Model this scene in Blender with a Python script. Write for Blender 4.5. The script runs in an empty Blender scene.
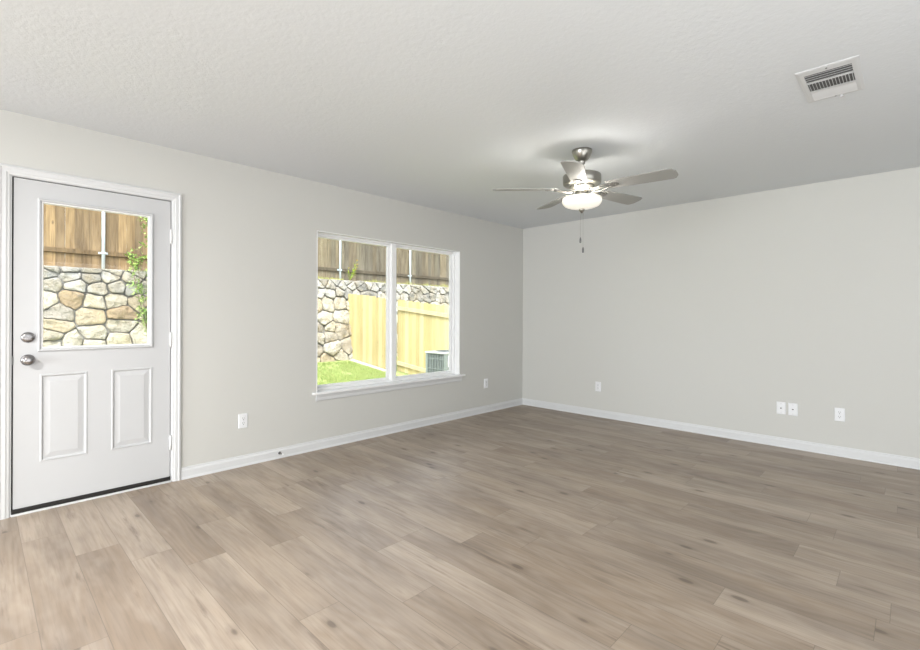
import bpy, bmesh, math, random
from mathutils import Vector, Matrix
from mathutils import noise as mnoise
random.seed(7)
SC = bpy.context.scene
COL = SC.collection
PI = math.pi

# ------------------------------------------------------------------ camera
FOC, TH, HOR, CAMH, ROLL = 467.8, math.radians(44.04), 316.55, 1.2174, 0.00367
D, X, H = 3.9006, 5.2886, 2.44            # window wall, right wall, ceiling height
cd = bpy.data.cameras.new('camera'); cam = bpy.data.objects.new('camera', cd); COL.objects.link(cam)
cd.sensor_width = 36; cd.lens = FOC / 920 * 36
cd.shift_y = -(325 - HOR) / 920
cd.clip_start = 0.02; cd.clip_end = 200
cam.matrix_world = (Matrix.Translation((0, 0, CAMH)) @ Matrix.Rotation(TH - PI / 2, 4, 'Z')
                    @ Matrix.Rotation(PI / 2, 4, 'X') @ Matrix.Rotation(ROLL, 4, 'Z'))
SC.camera = cam

# ------------------------------------------------------------------ light and exposure
vs = SC.view_settings
vs.view_transform = 'Standard'; vs.look = 'None'; vs.gamma = 1.0; vs.exposure = 0.13
vs.use_curve_mapping = False
SUN_DIR = Vector((-0.55, -0.62, 1.15)).normalized()       # towards the sun, behind the house
w = bpy.data.worlds.new('sky'); SC.world = w; w.use_nodes = True
nt = w.node_tree; bg = nt.nodes['Background']
sky = nt.nodes.new('ShaderNodeTexSky'); sky.sky_type = 'NISHITA'; sky.sun_disc = False
sky.sun_elevation = math.asin(SUN_DIR.z); sky.sun_rotation = math.atan2(SUN_DIR.x, SUN_DIR.y)
sky.dust_density = 3.0; sky.air_density = 1.0
hs = nt.nodes.new('ShaderNodeHueSaturation'); hs.inputs['Saturation'].default_value = 0.35
nt.links.new(sky.outputs[0], hs.inputs['Color']); nt.links.new(hs.outputs[0], bg.inputs[0])
bg.inputs[1].default_value = 0.82


def light(name, kind, loc, energy, color=(1, 1, 1), size=None, direction=None, **kw):
    d = bpy.data.lights.new(name, kind); d.energy = energy; d.color = color
    if kind == 'AREA':
        d.shape = 'RECTANGLE'; d.size, d.size_y = size
    o = bpy.data.objects.new(name, d); COL.objects.link(o); o.location = loc
    if direction is not None:
        o.rotation_euler = Vector(direction).to_track_quat('-Z', 'Y').to_euler()
    for k, v in kw.items():
        setattr(d, k, v)
    return o


light('sun', 'SUN', (-4, -4, 12), 2.0, (1.0, 0.96, 0.9), direction=-SUN_DIR, angle=math.radians(3))
RX0, RY0 = -6.6, -4.2                                    # the room behind the camera
# added fill panels in front of the solid rear wall and side wall
light('rear_fill_light', 'AREA', (1.2, RY0 + 0.16, 1.3), 45, (0.95, 0.98, 1.0), (4.6, 1.9), (0, 1, 0.0))
light('side_fill_light', 'AREA', (RX0 + 0.16, 1.2, 1.35), 325, (0.93, 0.97, 1.0), (4.4, 1.9), (1, 0.0, 0.0))

# added fill panel on the unseen floor, aimed up to brighten the ceiling
light('floor_fill_light', 'AREA', (-1.9, -1.8, 0.03), 205, (0.94, 0.97, 1.0), (7.0, 3.2), (0, 0, 1))

# added fill panel under the ceiling, without a fixture, brightens the left floor
light('ceiling_fill_light', 'AREA', (-1.5, 1.5, H - 0.05), 150, (1.0, 0.97, 0.93), (0.4, 0.4), (0, 0, -1))

# ------------------------------------------------------------------ materials
def mat(name, color, rough=0.5, metal=0.0, spec=0.5):
    m = bpy.data.materials.new(name); m.use_nodes = True
    b = m.node_tree.nodes['Principled BSDF']
    b.inputs['Base Color'].default_value = (*color, 1)
    b.inputs['Roughness'].default_value = rough
    b.inputs['Metallic'].default_value = metal
    b.inputs['Specular IOR Level'].default_value = spec
    return m


class NT:
    def __init__(s, m):
        s.m = m; s.t = m.node_tree; s.b = s.t.nodes['Principled BSDF']

    def n(s, kind, **kw):
        o = s.t.nodes.new(kind)
        for k, v in kw.items():
            setattr(o, k, v)
        return o

    def l(s, a, b):
        s.t.links.new(a, b)

    def put(s, sock, v):
        if hasattr(v, 'is_linked') or isinstance(v, bpy.types.NodeSocket):
            s.l(v, sock)
        else:
            sock.default_value = v

    def math(s, op, a, b=0.0, c=None):
        o = s.n('ShaderNodeMath', operation=op)
        s.put(o.inputs[0], a); s.put(o.inputs[1], b)
        if c is not None:
            s.put(o.inputs[2], c)
        return o.outputs[0]

    def noise(s, vec, scale, detail=3, rough=0.5, dim='3D'):
        o = s.n('ShaderNodeTexNoise', noise_dimensions=dim)
        s.l(vec, o.inputs['Vector']); o.inputs['Scale'].default_value = scale
        o.inputs['Detail'].default_value = detail; o.inputs['Roughness'].default_value = rough
        return o.outputs['Fac']

    def xyz(s, x, y, z):
        o = s.n('ShaderNodeCombineXYZ')
        for i, v in enumerate((x, y, z)):
            s.put(o.inputs[i], v)
        return o.outputs[0]

    def ramp(s, fac, stops):
        o = s.n('ShaderNodeValToRGB'); s.l(fac, o.inputs[0]); cr = o.color_ramp
        while len(cr.elements) < len(stops):
            cr.elements.new(0.5)
        for e, (p, c) in zip(cr.elements, stops):
            e.position = p; e.color = (*c, 1) if len(c) == 3 else c
        return o.outputs[0]

    def mix(s, fac, a, b, mode='MIX'):
        o = s.n('ShaderNodeMix', data_type='RGBA', blend_type=mode)
        s.put(o.inputs['Factor'], fac)
        for sock, v in ((o.inputs[6], a), (o.inputs[7], b)):
            s.put(sock, v if not isinstance(v, tuple) or len(v) == 4 else (*v, 1))
        return o.outputs[2]

    def bump(s, h, strength=0.3, dist=0.002):
        o = s.n('ShaderNodeBump'); s.l(h, o.inputs['Height'])
        o.inputs['Strength'].default_value = strength; o.inputs['Distance'].default_value = dist
        s.l(o.outputs[0], s.b.inputs['Normal'])

    def pos(s):
        return s.n('ShaderNodeTexCoord').outputs['Object']


def paint(name, color, scale, strength, dist, rough=0.7):
    m = mat(name, color, rough, spec=0.3); g = NT(m); p = g.pos()
    a = g.noise(p, scale, 4, 0.6); b = g.noise(p, scale * 0.45, 2)
    g.bump(g.math('ADD', a, g.math('MULTIPLY', b, 0.7)), strength, dist)
    return m


M = {}
M['wall'] = paint('greige_wall_paint', (0.598, 0.597, 0.572), 110, 0.3, 0.0015)
M['ceiling'] = paint('textured_ceiling_paint', (0.70, 0.728, 0.755), 60, 0.38, 0.004, 0.9)
M['trim'] = mat('white_trim_paint', (0.665, 0.675, 0.685), 0.4)
M['door'] = mat('white_door_paint', (0.555, 0.563, 0.575), 0.5)
M['vinyl'] = mat('white_vinyl', (0.88, 0.885, 0.89), 0.35)
M['plate'] = mat('white_plastic', (0.80, 0.81, 0.83), 0.3)
M['slot'] = mat('dark_slot', (0.03, 0.03, 0.03), 0.6)
M['recess'] = mat('moulded_recess', (0.55, 0.55, 0.56), 0.5)
M['black'] = mat('black_rubber', (0.012, 0.011, 0.01), 0.6)
M['nickel'] = mat('brushed_nickel', (0.36, 0.35, 0.32), 0.28, 1.0)
M['nickel_satin'] = mat('satin_nickel', (0.30, 0.29, 0.27), 0.5, 1.0)
M['chrome'] = mat('polished_nickel', (0.34, 0.33, 0.335), 0.2, 1.0)
M['dark_steel'] = mat('dark_steel', (0.16, 0.16, 0.16), 0.35, 0.9)
M['galv'] = mat('galvanised_steel', (0.42, 0.48, 0.51), 0.45, 0.3)
M['vent'] = mat('white_enamel', (0.64, 0.65, 0.66), 0.4)
M['vent_dark'] = mat('duct_shade_grey', (0.12, 0.12, 0.118), 0.7)
M['blade'] = mat('silver_grey_laminate', (0.31, 0.31, 0.295), 0.5)
M['ac_metal'] = mat('grey_green_enamel', (0.20, 0.235, 0.235), 0.45)
M['ac_dark'] = mat('dark_coil_grey', (0.05, 0.065, 0.07), 0.7)  # dark grey for the coil block and the fan guard
M['ac_top'] = mat('pale_enamel', (0.45, 0.47, 0.46), 0.45)
M['concrete'] = mat('pale_concrete', (0.50, 0.48, 0.43), 0.9)
M['petal'] = mat('yellow_petal', (0.75, 0.55, 0.04), 0.6)
M['stem'] = mat('green_stem', (0.18, 0.28, 0.05), 0.7)
M['bark'] = mat('brown_bark', (0.16, 0.12, 0.08), 0.9)
M['siding'] = mat('exterior_siding', (0.45, 0.43, 0.40), 0.8)
M['blind'] = mat('white_blind_fabric', (0.8, 0.8, 0.78), 0.9)


def glass():
    m = bpy.data.materials.new('clear_pane_glass'); m.use_nodes = True; t = m.node_tree; t.nodes.clear()
    out = t.nodes.new('ShaderNodeOutputMaterial'); mix = t.nodes.new('ShaderNodeMixShader')
    tr = t.nodes.new('ShaderNodeBsdfTransparent'); tr.inputs[0].default_value = (0.975, 0.985, 0.97, 1)
    gl = t.nodes.new('ShaderNodeBsdfGlossy'); gl.inputs['Roughness'].default_value = 0.0
    fr = t.nodes.new('ShaderNodeFresnel'); fr.inputs[0].default_value = 1.3
    t.links.new(fr.outputs[0], mix.inputs[0]); t.links.new(tr.outputs[0], mix.inputs[1])
    t.links.new(gl.outputs[0], mix.inputs[2]); t.links.new(mix.outputs[0], out.inputs[0])
    return m


M['glass'] = glass()


def lamp_glass():
    m = mat('lit_frosted_glass', (0.9, 0.88, 0.82), 0.35)
    b = m.node_tree.nodes['Principled BSDF']
    b.inputs['Emission Color'].default_value = (1.0, 0.93, 0.80, 1); b.inputs['Emission Strength'].default_value = 0.42
    return m


M['bowl'] = lamp_glass()


def floor_mat():
    m = mat('oak_look_vinyl_planks', (0.4, 0.33, 0.26), 0.4, spec=0.6); g = NT(m)
    sp = g.n('ShaderNodeSeparateXYZ'); g.l(g.pos(), sp.inputs[0]); x, y = sp.outputs[0], sp.outputs[1]
    PW, PL = 0.182, 1.22
    xs = g.math('DIVIDE', g.math('ADD', x, 20 * PW + 0.012), PW)
    row = g.math('FLOOR', xs); fx = g.math('FRACT', xs)
    wn = g.n('ShaderNodeTexWhiteNoise', noise_dimensions='1D'); g.l(row, wn.inputs['W'])
    ys = g.math('ADD', g.math('DIVIDE', y, PL), g.math('MULTIPLY', wn.outputs['Value'], 7.0))
    ys = g.math('ADD', ys, 20.0)
    cl = g.math('FLOOR', ys); fy = g.math('FRACT', ys)
    wn2 = g.n('ShaderNodeTexWhiteNoise', noise_dimensions='2D'); g.l(g.xyz(row, cl, 0.0), wn2.inputs['Vector'])
    rnd = wn2.outputs['Value']
    off = g.math('MULTIPLY', rnd, 37.0)
    # long soft grain, fine grain, cathedral figure, knots
    soft = g.noise(g.xyz(g.math('MULTIPLY', x, 5.5), g.math('MULTIPLY', y, 0.75), off), 1.0, 4, 0.6)
    fine = g.noise(g.xyz(g.math('MULTIPLY', x, 90.0), g.math('MULTIPLY', y, 3.5), off), 1.0, 3, 0.6)
    blot = g.noise(g.xyz(g.math('MULTIPLY', x, 7.0), g.math('MULTIPLY', y, 2.2), g.math('ADD', off, 11.0)), 1.0, 3, 0.6)
    ring = g.noise(g.xyz(g.math('MULTIPLY', x, 6.0), g.math('MULTIPLY', y, 0.9), g.math('ADD', off, 5.0)), 1.0, 1, 0.4)
    ringf = g.math('SINE', g.math('MULTIPLY', ring, 70.0))
    vor = g.n('ShaderNodeTexVoronoi', feature='F1'); vor.inputs['Scale'].default_value = 1.0
    g.l(g.xyz(g.math('MULTIPLY', x, 6.2), g.math('MULTIPLY', y, 2.5), off), vor.inputs['Vector'])
    knot = g.ramp(vor.outputs['Distance'], [(0.0, (1, 1, 1)), (0.07, (0.9, 0.9, 0.9)), (0.10, (0.3, 0.3, 0.3)), (0.2, (0, 0, 0))])
    base = g.ramp(rnd, [(0.0, (0.285, 0.215, 0.155)), (0.35, (0.345, 0.27, 0.201)), (0.7, (0.385, 0.308, 0.237)), (1.0, (0.42, 0.342, 0.27))])
    c = g.mix(g.ramp(soft, [(0.38, (0, 0, 0)), (0.68, (0.85, 0.85, 0.85))]), base, (0.20, 0.155, 0.118))
    c = g.mix(g.ramp(blot, [(0.5, (0, 0, 0)), (0.75, (0.55, 0.55, 0.55))]), c, (0.47, 0.39, 0.315))
    c = g.mix(g.ramp(fine, [(0.45, (0, 0, 0)), (0.75, (0.45, 0.45, 0.45))]), c, (0.18, 0.14, 0.105))
    rg = g.math('MULTIPLY', g.math('ADD', ringf, 1.0), 0.045)
    c = g.mix(rg, c, (0.55, 0.50, 0.45))
    strk = g.noise(g.xyz(g.math('MULTIPLY', x, 17.0), g.math('MULTIPLY', y, 1.5), g.math('ADD', off, 23.0)), 1.0, 5, 0.65)
    c = g.mix(g.ramp(strk, [(0.60, (0, 0, 0)), (0.72, (0.7, 0.7, 0.7))]), c, (0.13, 0.095, 0.07))
    c = g.mix(g.math('MULTIPLY', knot, 0.8), c, (0.105, 0.078, 0.058))
    ex = g.math('MINIMUM', fx, g.math('SUBTRACT', 1.0, fx))
    ey = g.math('MINIMUM', fy, g.math('SUBTRACT', 1.0, fy))
    seam = g.math('MAXIMUM', g.math('LESS_THAN', ex, 0.0075), g.math('LESS_THAN', ey, 0.0011))
    c = g.mix(g.math('MULTIPLY', seam, 0.5), c, (0.12, 0.095, 0.075))
    g.l(c, g.b.inputs['Base Color'])
    g.l(g.math('ADD', g.math('MULTIPLY', fine, 0.12), 0.36), g.b.inputs['Roughness'])
    hgt = g.math('ADD', g.math('MULTIPLY', fine, 0.35), g.math('MULTIPLY', ringf, 0.12))
    g.bump(g.math('SUBTRACT', hgt, seam), 0.16, 0.0015)
    return m


M['floor'] = floor_mat()


def wood_mat(name, dark=0.5, knots=0.7, rough=0.8):
    """board timber; the colour of each board comes from its own tint attribute"""
    m = mat(name, (0.4, 0.3, 0.2), rough, spec=0.2); g = NT(m)
    at = g.n('ShaderNodeAttribute', attribute_name='tint')
    sp = g.n('ShaderNodeSeparateXYZ'); g.l(g.pos(), sp.inputs[0])
    hx = g.math('ADD', sp.outputs[0], sp.outputs[1])
    gr = g.noise(g.xyz(g.math('MULTIPLY', hx, 38.0), g.math('MULTIPLY', sp.outputs[2], 1.6), 0.0), 1.0, 4, 0.6)
    bl = g.noise(g.xyz(g.math('MULTIPLY', hx, 7.0), g.math('MULTIPLY', sp.outputs[2], 1.1), 3.0), 1.0, 3, 0.6)
    vor = g.n('ShaderNodeTexVoronoi', feature='F1'); vor.inputs['Scale'].default_value = 1.0
    g.l(g.xyz(g.math('MULTIPLY', hx, 6.2), g.math('MULTIPLY', sp.outputs[2], 2.7), 1.0), vor.inputs['Vector'])
    knot = g.ramp(vor.outputs['Distance'], [(0.0, (1, 1, 1)), (0.07, (0.8, 0.8, 0.8)), (0.13, (0, 0, 0))])
    d = g.mix(1.0, at.outputs['Color'], (0.38, 0.34, 0.31), 'MULTIPLY')
    c = g.mix(g.math('MULTIPLY', g.ramp(gr, [(0.4, (0, 0, 0)), (0.75, (1, 1, 1))]), dark), at.outputs['Color'], d)
    c = g.mix(g.math('MULTIPLY', g.ramp(bl, [(0.45, (0, 0, 0)), (0.75, (1, 1, 1))]), dark * 0.9), c, d)
    c = g.mix(g.math('MULTIPLY', knot, knots), c, (0.07, 0.045, 0.025))
    g.l(c, g.b.inputs['Base Color']); g.bump(gr, 0.4, 0.004)
    return m


M['cedar'] = wood_mat('weathered_board_timber', 0.95, 0.8)
M['pine'] = wood_mat('fresh_pine_timber', 0.28, 0.32)


def stone_mat():
    m = mat('rough_limestone', (0.6, 0.55, 0.45), 0.9, spec=0.2); g = NT(m); p = g.pos()
    at = g.n('ShaderNodeAttribute', attribute_name='tint')
    a = g.noise(p, 9, 6, 0.65); b = g.noise(p, 3.2, 3, 0.6)
    c = g.mix(g.ramp(b, [(0.42, (0, 0, 0)), (0.68, (0.5, 0.5, 0.5))]), at.outputs['Color'], (0.34, 0.27, 0.16))
    c = g.mix(g.ramp(a, [(0.5, (0, 0, 0)), (0.7, (0.6, 0.6, 0.6))]), c, (0.17, 0.155, 0.125))
    g.l(c, g.b.inputs['Base Color']); g.bump(g.noise(p, 16, 6, 0.7), 1.0, 0.06)
    return m


M['stone'] = stone_mat()


def speckle(name, c1, c2, scale, bump=0.5):
    m = mat(name, c1, 0.9, spec=0.15); g = NT(m); p = g.pos()
    g.l(g.mix(g.ramp(g.noise(p, scale, 5, 0.65), [(0.4, (0, 0, 0)), (0.62, (1, 1, 1))]), c1, c2), g.b.inputs['Base Color'])
    g.bump(g.noise(p, scale * 4, 4, 0.6), bump, 0.01)
    return m


M['mortar'] = speckle('grey_mortar', (0.20, 0.195, 0.18), (0.12, 0.115, 0.105), 14)
M['lawn'] = speckle('lawn_soil_and_grass', (0.20, 0.27, 0.08), (0.33, 0.32, 0.18), 3.5)
M['soil'] = speckle('dry_soil', (0.40, 0.34, 0.22), (0.30, 0.25, 0.15), 5)


def leaf_mat(name, c1, c2):
    m = mat(name, c1, 0.6, spec=0.25); g = NT(m)
    at = g.n('ShaderNodeAttribute', attribute_name='tint')
    g.l(at.outputs['Color'], g.b.inputs['Base Color'])
    return m


M['leaf'] = leaf_mat('green_leaves', (0.2, 0.35, 0.08), None)

# ------------------------------------------------------------------ mesh builder
class MB:
    def __init__(s):
        s.bm = bmesh.new(); s.tl = s.bm.loops.layers.float_color.new('tint'); s.tint = (1, 1, 1)

    def face(s, vs, smooth=False):
        try:
            f = s.bm.faces.new(vs)
        except ValueError:
            return None
        f.smooth = smooth
        for l in f.loops:
            l[s.tl] = (*s.tint, 1)
        return f

    def verts(s, pts, mx=None):
        return [s.bm.verts.new(mx @ Vector(p) if mx else p) for p in pts]

    def box(s, a, b, mx=None, bev=0.0):
        (x0, y0, z0), (x1, y1, z1) = a, b
        x0, x1 = sorted((x0, x1)); y0, y1 = sorted((y0, y1)); z0, z1 = sorted((z0, z1))
        v = s.verts([(x0, y0, z0), (x1, y0, z0), (x1, y1, z0), (x0, y1, z0), (x0, y0, z1), (x1, y0, z1), (x1, y1, z1), (x0, y1, z1)], mx)
        fs = [s.face([v[i] for i in q]) for q in ((0, 3, 2, 1), (4, 5, 6, 7), (0, 1, 5, 4), (1, 2, 6, 5), (2, 3, 7, 6), (3, 0, 4, 7))]
        if bev > 0:
            es = list({e for f in fs for e in f.edges})
            r = bmesh.ops.bevel(s.bm, geom=es, offset=bev, segments=2, affect='EDGES', profile=0.6)
            for f in r['faces']:
                for l in f.loops:
                    l[s.tl] = (*s.tint, 1)
        return v

    def prism(s, prof, p0, p1, up=(0, 0, 1), smooth=False):
        """extrude a closed 2D profile (outward, up) from p0 to p1; outward is given by up x direction"""
        p0, p1, up = Vector(p0), Vector(p1), Vector(up)
        d = (p1 - p0).normalized(); out = up.cross(d).normalized()
        r0 = s.verts([p0 + out * a + up * b for a, b in prof]); r1 = s.verts([p1 + out * a + up * b for a, b in prof])
        n = len(prof)
        for i in range(n):
            s.face([r0[i], r0[(i + 1) % n], r1[(i + 1) % n], r1[i]], smooth)
        s.face(list(reversed(r0))); s.face(r1)

    def lathe(s, prof, seg=32, mx=None, smooth=True, closed_top=True):
        mx = mx or Matrix()
        rings = []
        for r, z in prof:
            if r < 1e-6:
                rings.append([s.bm.verts.new(mx @ Vector((0, 0, z)))])
            else:
                rings.append(s.verts([(r * math.cos(2 * PI * k / seg), r * math.sin(2 * PI * k / seg), z) for k in range(seg)], mx))
        for a, b in zip(rings, rings[1:]):
            for k in range(seg):
                k2 = (k + 1) % seg
                if len(a) == 1 and len(b) == 1:
                    continue
                if len(a) == 1:
                    s.face([a[0], b[k], b[k2]], smooth)
                elif len(b) == 1:
                    s.face([a[k], b[0], a[k2]], smooth)
                else:
                    s.face([a[k], b[k], b[k2], a[k2]], smooth)

    def tube(s, pts, r, seg=8, taper=None):
        pts = [Vector(p) for p in pts]; rings = []
        for i, p in enumerate(pts):
            d = (pts[min(i + 1, len(pts) - 1)] - pts[max(i - 1, 0)]).normalized()
            a = d.orthogonal().normalized() if i == 0 else (rings_a - d * rings_a.dot(d)).normalized()
            rings_a = a; b = d.cross(a)
            rr = r if taper is None else r + (taper - r) * i / (len(pts) - 1)
            rings.append(s.verts([p + (a * math.cos(2 * PI * k / seg) + b * math.sin(2 * PI * k / seg)) * rr for k in range(seg)]))
        for A, B in zip(rings, rings[1:]):
            for k in range(seg):
                s.face([A[k], A[(k + 1) % seg], B[(k + 1) % seg], B[k]], True)
        s.face(list(reversed(rings[0]))); s.face(rings[-1])

    def build(s, name, m, parent=None, loc=None, fix=True):
        if fix:
            bmesh.ops.recalc_face_normals(s.bm, faces=s.bm.faces)
        me = bpy.data.meshes.new(name); s.bm.to_mesh(me); s.bm.free()
        me.materials.append(m)
        o = bpy.data.objects.new(name, me); COL.objects.link(o)
        if parent:
            o.parent = parent
        if loc:
            o.location = loc
        return o


def tag(o, label=None, cat=None, group=None, kind=None):
    for k, v in (('label', label), ('category', cat), ('group', group), ('kind', kind)):
        if v:
            o[k] = v
    return o


def empty(name, loc, rz=0.0):
    o = bpy.data.objects.new(name, None); COL.objects.link(o)
    o.location = loc; o.rotation_euler = (0, 0, rz); o.empty_display_size = 0.1
    return o


def copy_tree(o, parent=None):
    c = o.copy(); COL.objects.link(c); c.parent = parent
    for ch in list(o.children):
        copy_tree(ch, c)
    return c


# ------------------------------------------------------------------ the room shell
T = 0.16
DX0, DX1, DZ1 = 0.135, 1.003, 2.066         # door opening
WX0, WX1, WZ0, WZ1 = 2.155, 4.029, 0.505, 1.997

b = MB(); b.box((RX0 - T, RY0 - T, -0.12), (X + T, D + T, 0)); tag(b.build('floor', M['floor']), kind='structure')
b = MB(); b.box((RX0 - T, RY0 - T, H), (X + T, D + T, H + 0.15)); tag(b.build('ceiling', M['ceiling']), kind='structure')


def wall_x(name, y0, y1, openings, x0=RX0 - T, x1=X + T):
    """wall running along x, split round its openings"""
    b = MB(); xs = x0
    for (a0, a1, c0, c1) in openings:
        b.box((xs, y0, 0), (a0, y1, H))
        if c0 > 0:
            b.box((a0, y0, 0), (a1, y1, c0))
        b.box((a0, y0, c1), (a1, y1, H)); xs = a1
    b.box((xs, y0, 0), (x1, y1, H))
    bmesh.ops.remove_doubles(b.bm, verts=b.bm.verts, dist=1e-5)
    return tag(b.build(name, M['wall']), kind='structure')


wall_x('wall_back', D, D + T, [(DX0, DX1, 0, DZ1), (WX0, WX1, WZ0, WZ1)])
wall_x('wall_front', RY0 - T, RY0, [])
b = MB(); b.box((X, RY0, 0), (X + T, D, H)); tag(b.build('wall_right', M['wall']), kind='structure')
b = MB(); b.box((RX0 - T, RY0, 0), (RX0, D, H)); tag(b.build('wall_left', M['wall']), kind='structure')

BB = [(0, 0), (0.019, 0), (0.0185, 0.006), (0.015, 0.014), (0.0125, 0.017), (0.0125, 0.060), (0.010, 0.068), (0.006, 0.074), (0.005, 0.085), (0, 0.087)]


def baseboard(name, segs):
    b = MB()
    for p0, p1 in segs:
        b.prism(BB, p0, p1)
    tag(b.build(name, M['trim']), kind='structure')


# outward = up x direction: travelling -x along the window wall points to -y
baseboard('baseboard_back', [((X, D, 0), (1.059, D, 0)), ((0.079, D, 0), (RX0, D, 0))])
baseboard('baseboard_right', [((X, RY0, 0), (X, D, 0))])
baseboard('baseboard_left', [((RX0, D, 0), (RX0, RY0, 0))])
baseboard('baseboard_front', [((RX0, RY0, 0), (X, RY0, 0))])

# unseen windows added at the fill lights: white blinds and frames on solid walls
for nm, c, ax in (('added_rear_window', (1.2, RY0, 1.3), 'x'), ('added_side_window', (RX0, 1.2, 1.3), 'y')):
    hw = 2.35 if ax == 'x' else 2.25
    e = empty(nm, c, 0 if ax == 'x' else -PI / 2); tag(e, kind='structure')
    b = MB()
    for s_ in (-1, 1):
        b.box((s_ * hw, 0.0, -1.0), (s_ * (hw + 0.06), 0.03, 1.0)); b.box((-hw - 0.06, 0.0, s_ * 1.0), (hw + 0.06, 0.03, s_ * 1.06))
    b.build('window_frame', M['trim'], e)
    b = MB(); b.box((-hw, 0.002, -1.0), (hw, 0.01, 1.0)); b.build('added_blind', M['blind'], e)

# ------------------------------------------------------------------ door
door = empty('door_1', (0.57, D, 0)); tag(door, kind='structure'); ox = 0.57


def dl(x, y, z):
    return (x - ox, y, z)


SX0, SX1, SZ0, SZ1 = 0.156, 0.987, 0.040, 2.050
# slab: grid of the face around glass opening and two raised panels
b = MB()
GX0, GX1, GZ0, GZ1 = 0.282, 0.860, 1.012, 1.925          # hole for the lite
PAN = [(0.276, 0.512, 0.303, 0.848), (0.638, 0.876, 0.303, 0.850)]
TS = 0.044
yf = 0.004


def rect_grid(mb, x0, x1, z0, z1, holes, y):
    xs = sorted({x0, x1, *[h[0] for h in holes], *[h[1] for h in holes]})
    zs = sorted({z0, z1, *[h[2] for h in holes], *[h[3] for h in holes]})
    vv = {}
    for i, xx in enumerate(xs):
        for k, zz in enumerate(zs):
            vv[i, k] = mb.bm.verts.new(dl(xx, y, zz))
    for i in range(len(xs) - 1):
        for k in range(len(zs) - 1):
            cx, cz = (xs[i] + xs[i + 1]) / 2, (zs[k] + zs[k + 1]) / 2
            if any(h[0] < cx < h[1] and h[2] < cz < h[3] for h in holes):
                continue
            mb.face([vv[i, k], vv[i + 1, k], vv[i + 1, k + 1], vv[i, k + 1]])


def ringstrip(mb, x0, x1, z0, z1, steps):
    """nested rectangles: steps of (inset, y)"""
    prev = None
    for ins, yy in steps:
        r = mb.verts([dl(x0 + ins, yy, z0 + ins), dl(x1 - ins, yy, z0 + ins), dl(x1 - ins, yy, z1 - ins), dl(x0 + ins, yy, z1 - ins)])
        if prev:
            for k in range(4):
                mb.face([prev[k], prev[(k + 1) % 4], r[(k + 1) % 4], r[k]])
        prev = r
    return prev


rect_grid(b, SX0, SX1, SZ0, SZ1, [(GX0, GX1, GZ0, GZ1)] + PAN, yf)
for q in PAN:
    f = ringstrip(b, *q, [(0, yf), (0.004, yf - 0.0035), (0.010, yf - 0.0035), (0.015, yf + 0.006), (0.020, yf + 0.007), (0.050, yf + 0.0005)])
    b.face(f)
f = ringstrip(b, GX0, GX1, GZ0, GZ1, [(0, yf), (0, yf + TS)])
rect_grid(b, SX0, SX1, SZ0, SZ1, [(GX0, GX1, GZ0, GZ1)], yf + TS)
ringstrip(b, SX0, SX1, SZ0, SZ1, [(0, yf), (0, yf + TS)])
bmesh.ops.remove_doubles(b.bm, verts=b.bm.verts, dist=1e-5)
slab = b.build('door_slab', M['door'], door)
b = MB()
ringstrip(b, 0.264, 0.877, 0.990, 1.943, [(0, yf), (0.001, yf - 0.010), (0.006, yf - 0.013), (0.012, yf - 0.012), (0.017, yf - 0.006), (0.0205, yf - 0.006)])
b.build('lite_frame', M['door'], door)
b = MB(); ringstrip(b, 0.264, 0.877, 0.990, 1.943, [(0.0205, yf - 0.006), (0.024, yf - 0.0055), (0.028, yf + 0.010), (0.028, yf + 0.02)]); b.build('glazing_bead', M['vinyl'], door)
b = MB(); b.box(dl(0.283, yf + 0.018, 1.013), dl(0.859, yf + 0.024, 1.924)); b.build('pane', M['glass'], door)
# jamb, seals with gap shade, casing, threshold, sweep
b = MB()
b.box(dl(DX0, 0.0, 0), dl(0.148, T, DZ1)); b.box(dl(0.992, 0.0, 0), dl(DX1, T, DZ1)); b.box(dl(0.148, 0.0, 2.056), dl(0.992, T, DZ1))
b.build('jamb', M['trim'], door)
b = MB()
b.box(dl(0.148, 0.022, 0.02), dl(0.1558, 0.05, 2.056)); b.box(dl(0.148, 0.022, 2.0502), dl(0.992, 0.05, 2.056))
b.build('weatherstrip_gap_shade', M['black'], door)  # door seal coloured black for the dark inside the gap
b = MB(); b.box(dl(0.9872, 0.022, 0.02), dl(0.992, 0.05, 2.050)); b.build('weatherstrip_gap_shade', M['recess'], door)  # door seal coloured grey for the softer shade in this gap
CAS = [(0, 0), (0, 0.057), (0.013, 0.057), (0.017, 0.050), (0.018, 0.044), (0.014, 0.038), (0.014, 0.020), (0.010, 0.012), (0.009, 0.004), (0.006, 0)]


def casing(mb, x0, x1, z1):
    """three mitred strips; profile (projection, outward offset)"""
    path = [(x0, 0, -1, 0), (x0, z1, -1, 1), (x1, z1, 1, 1), (x1, 0, 1, 0)]
    rings = [mb.verts([dl(px + sx * o_, -p_, pz + sz * o_) for p_, o_ in CAS]) for px, pz, sx, sz in path]
    n = len(CAS)
    for A, B in zip(rings, rings[1:]):
        for k in range(n):
            mb.face([A[k], A[(k + 1) % n], B[(k + 1) % n], B[k]])
    mb.face(rings[0]); mb.face(rings[-1])


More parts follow.
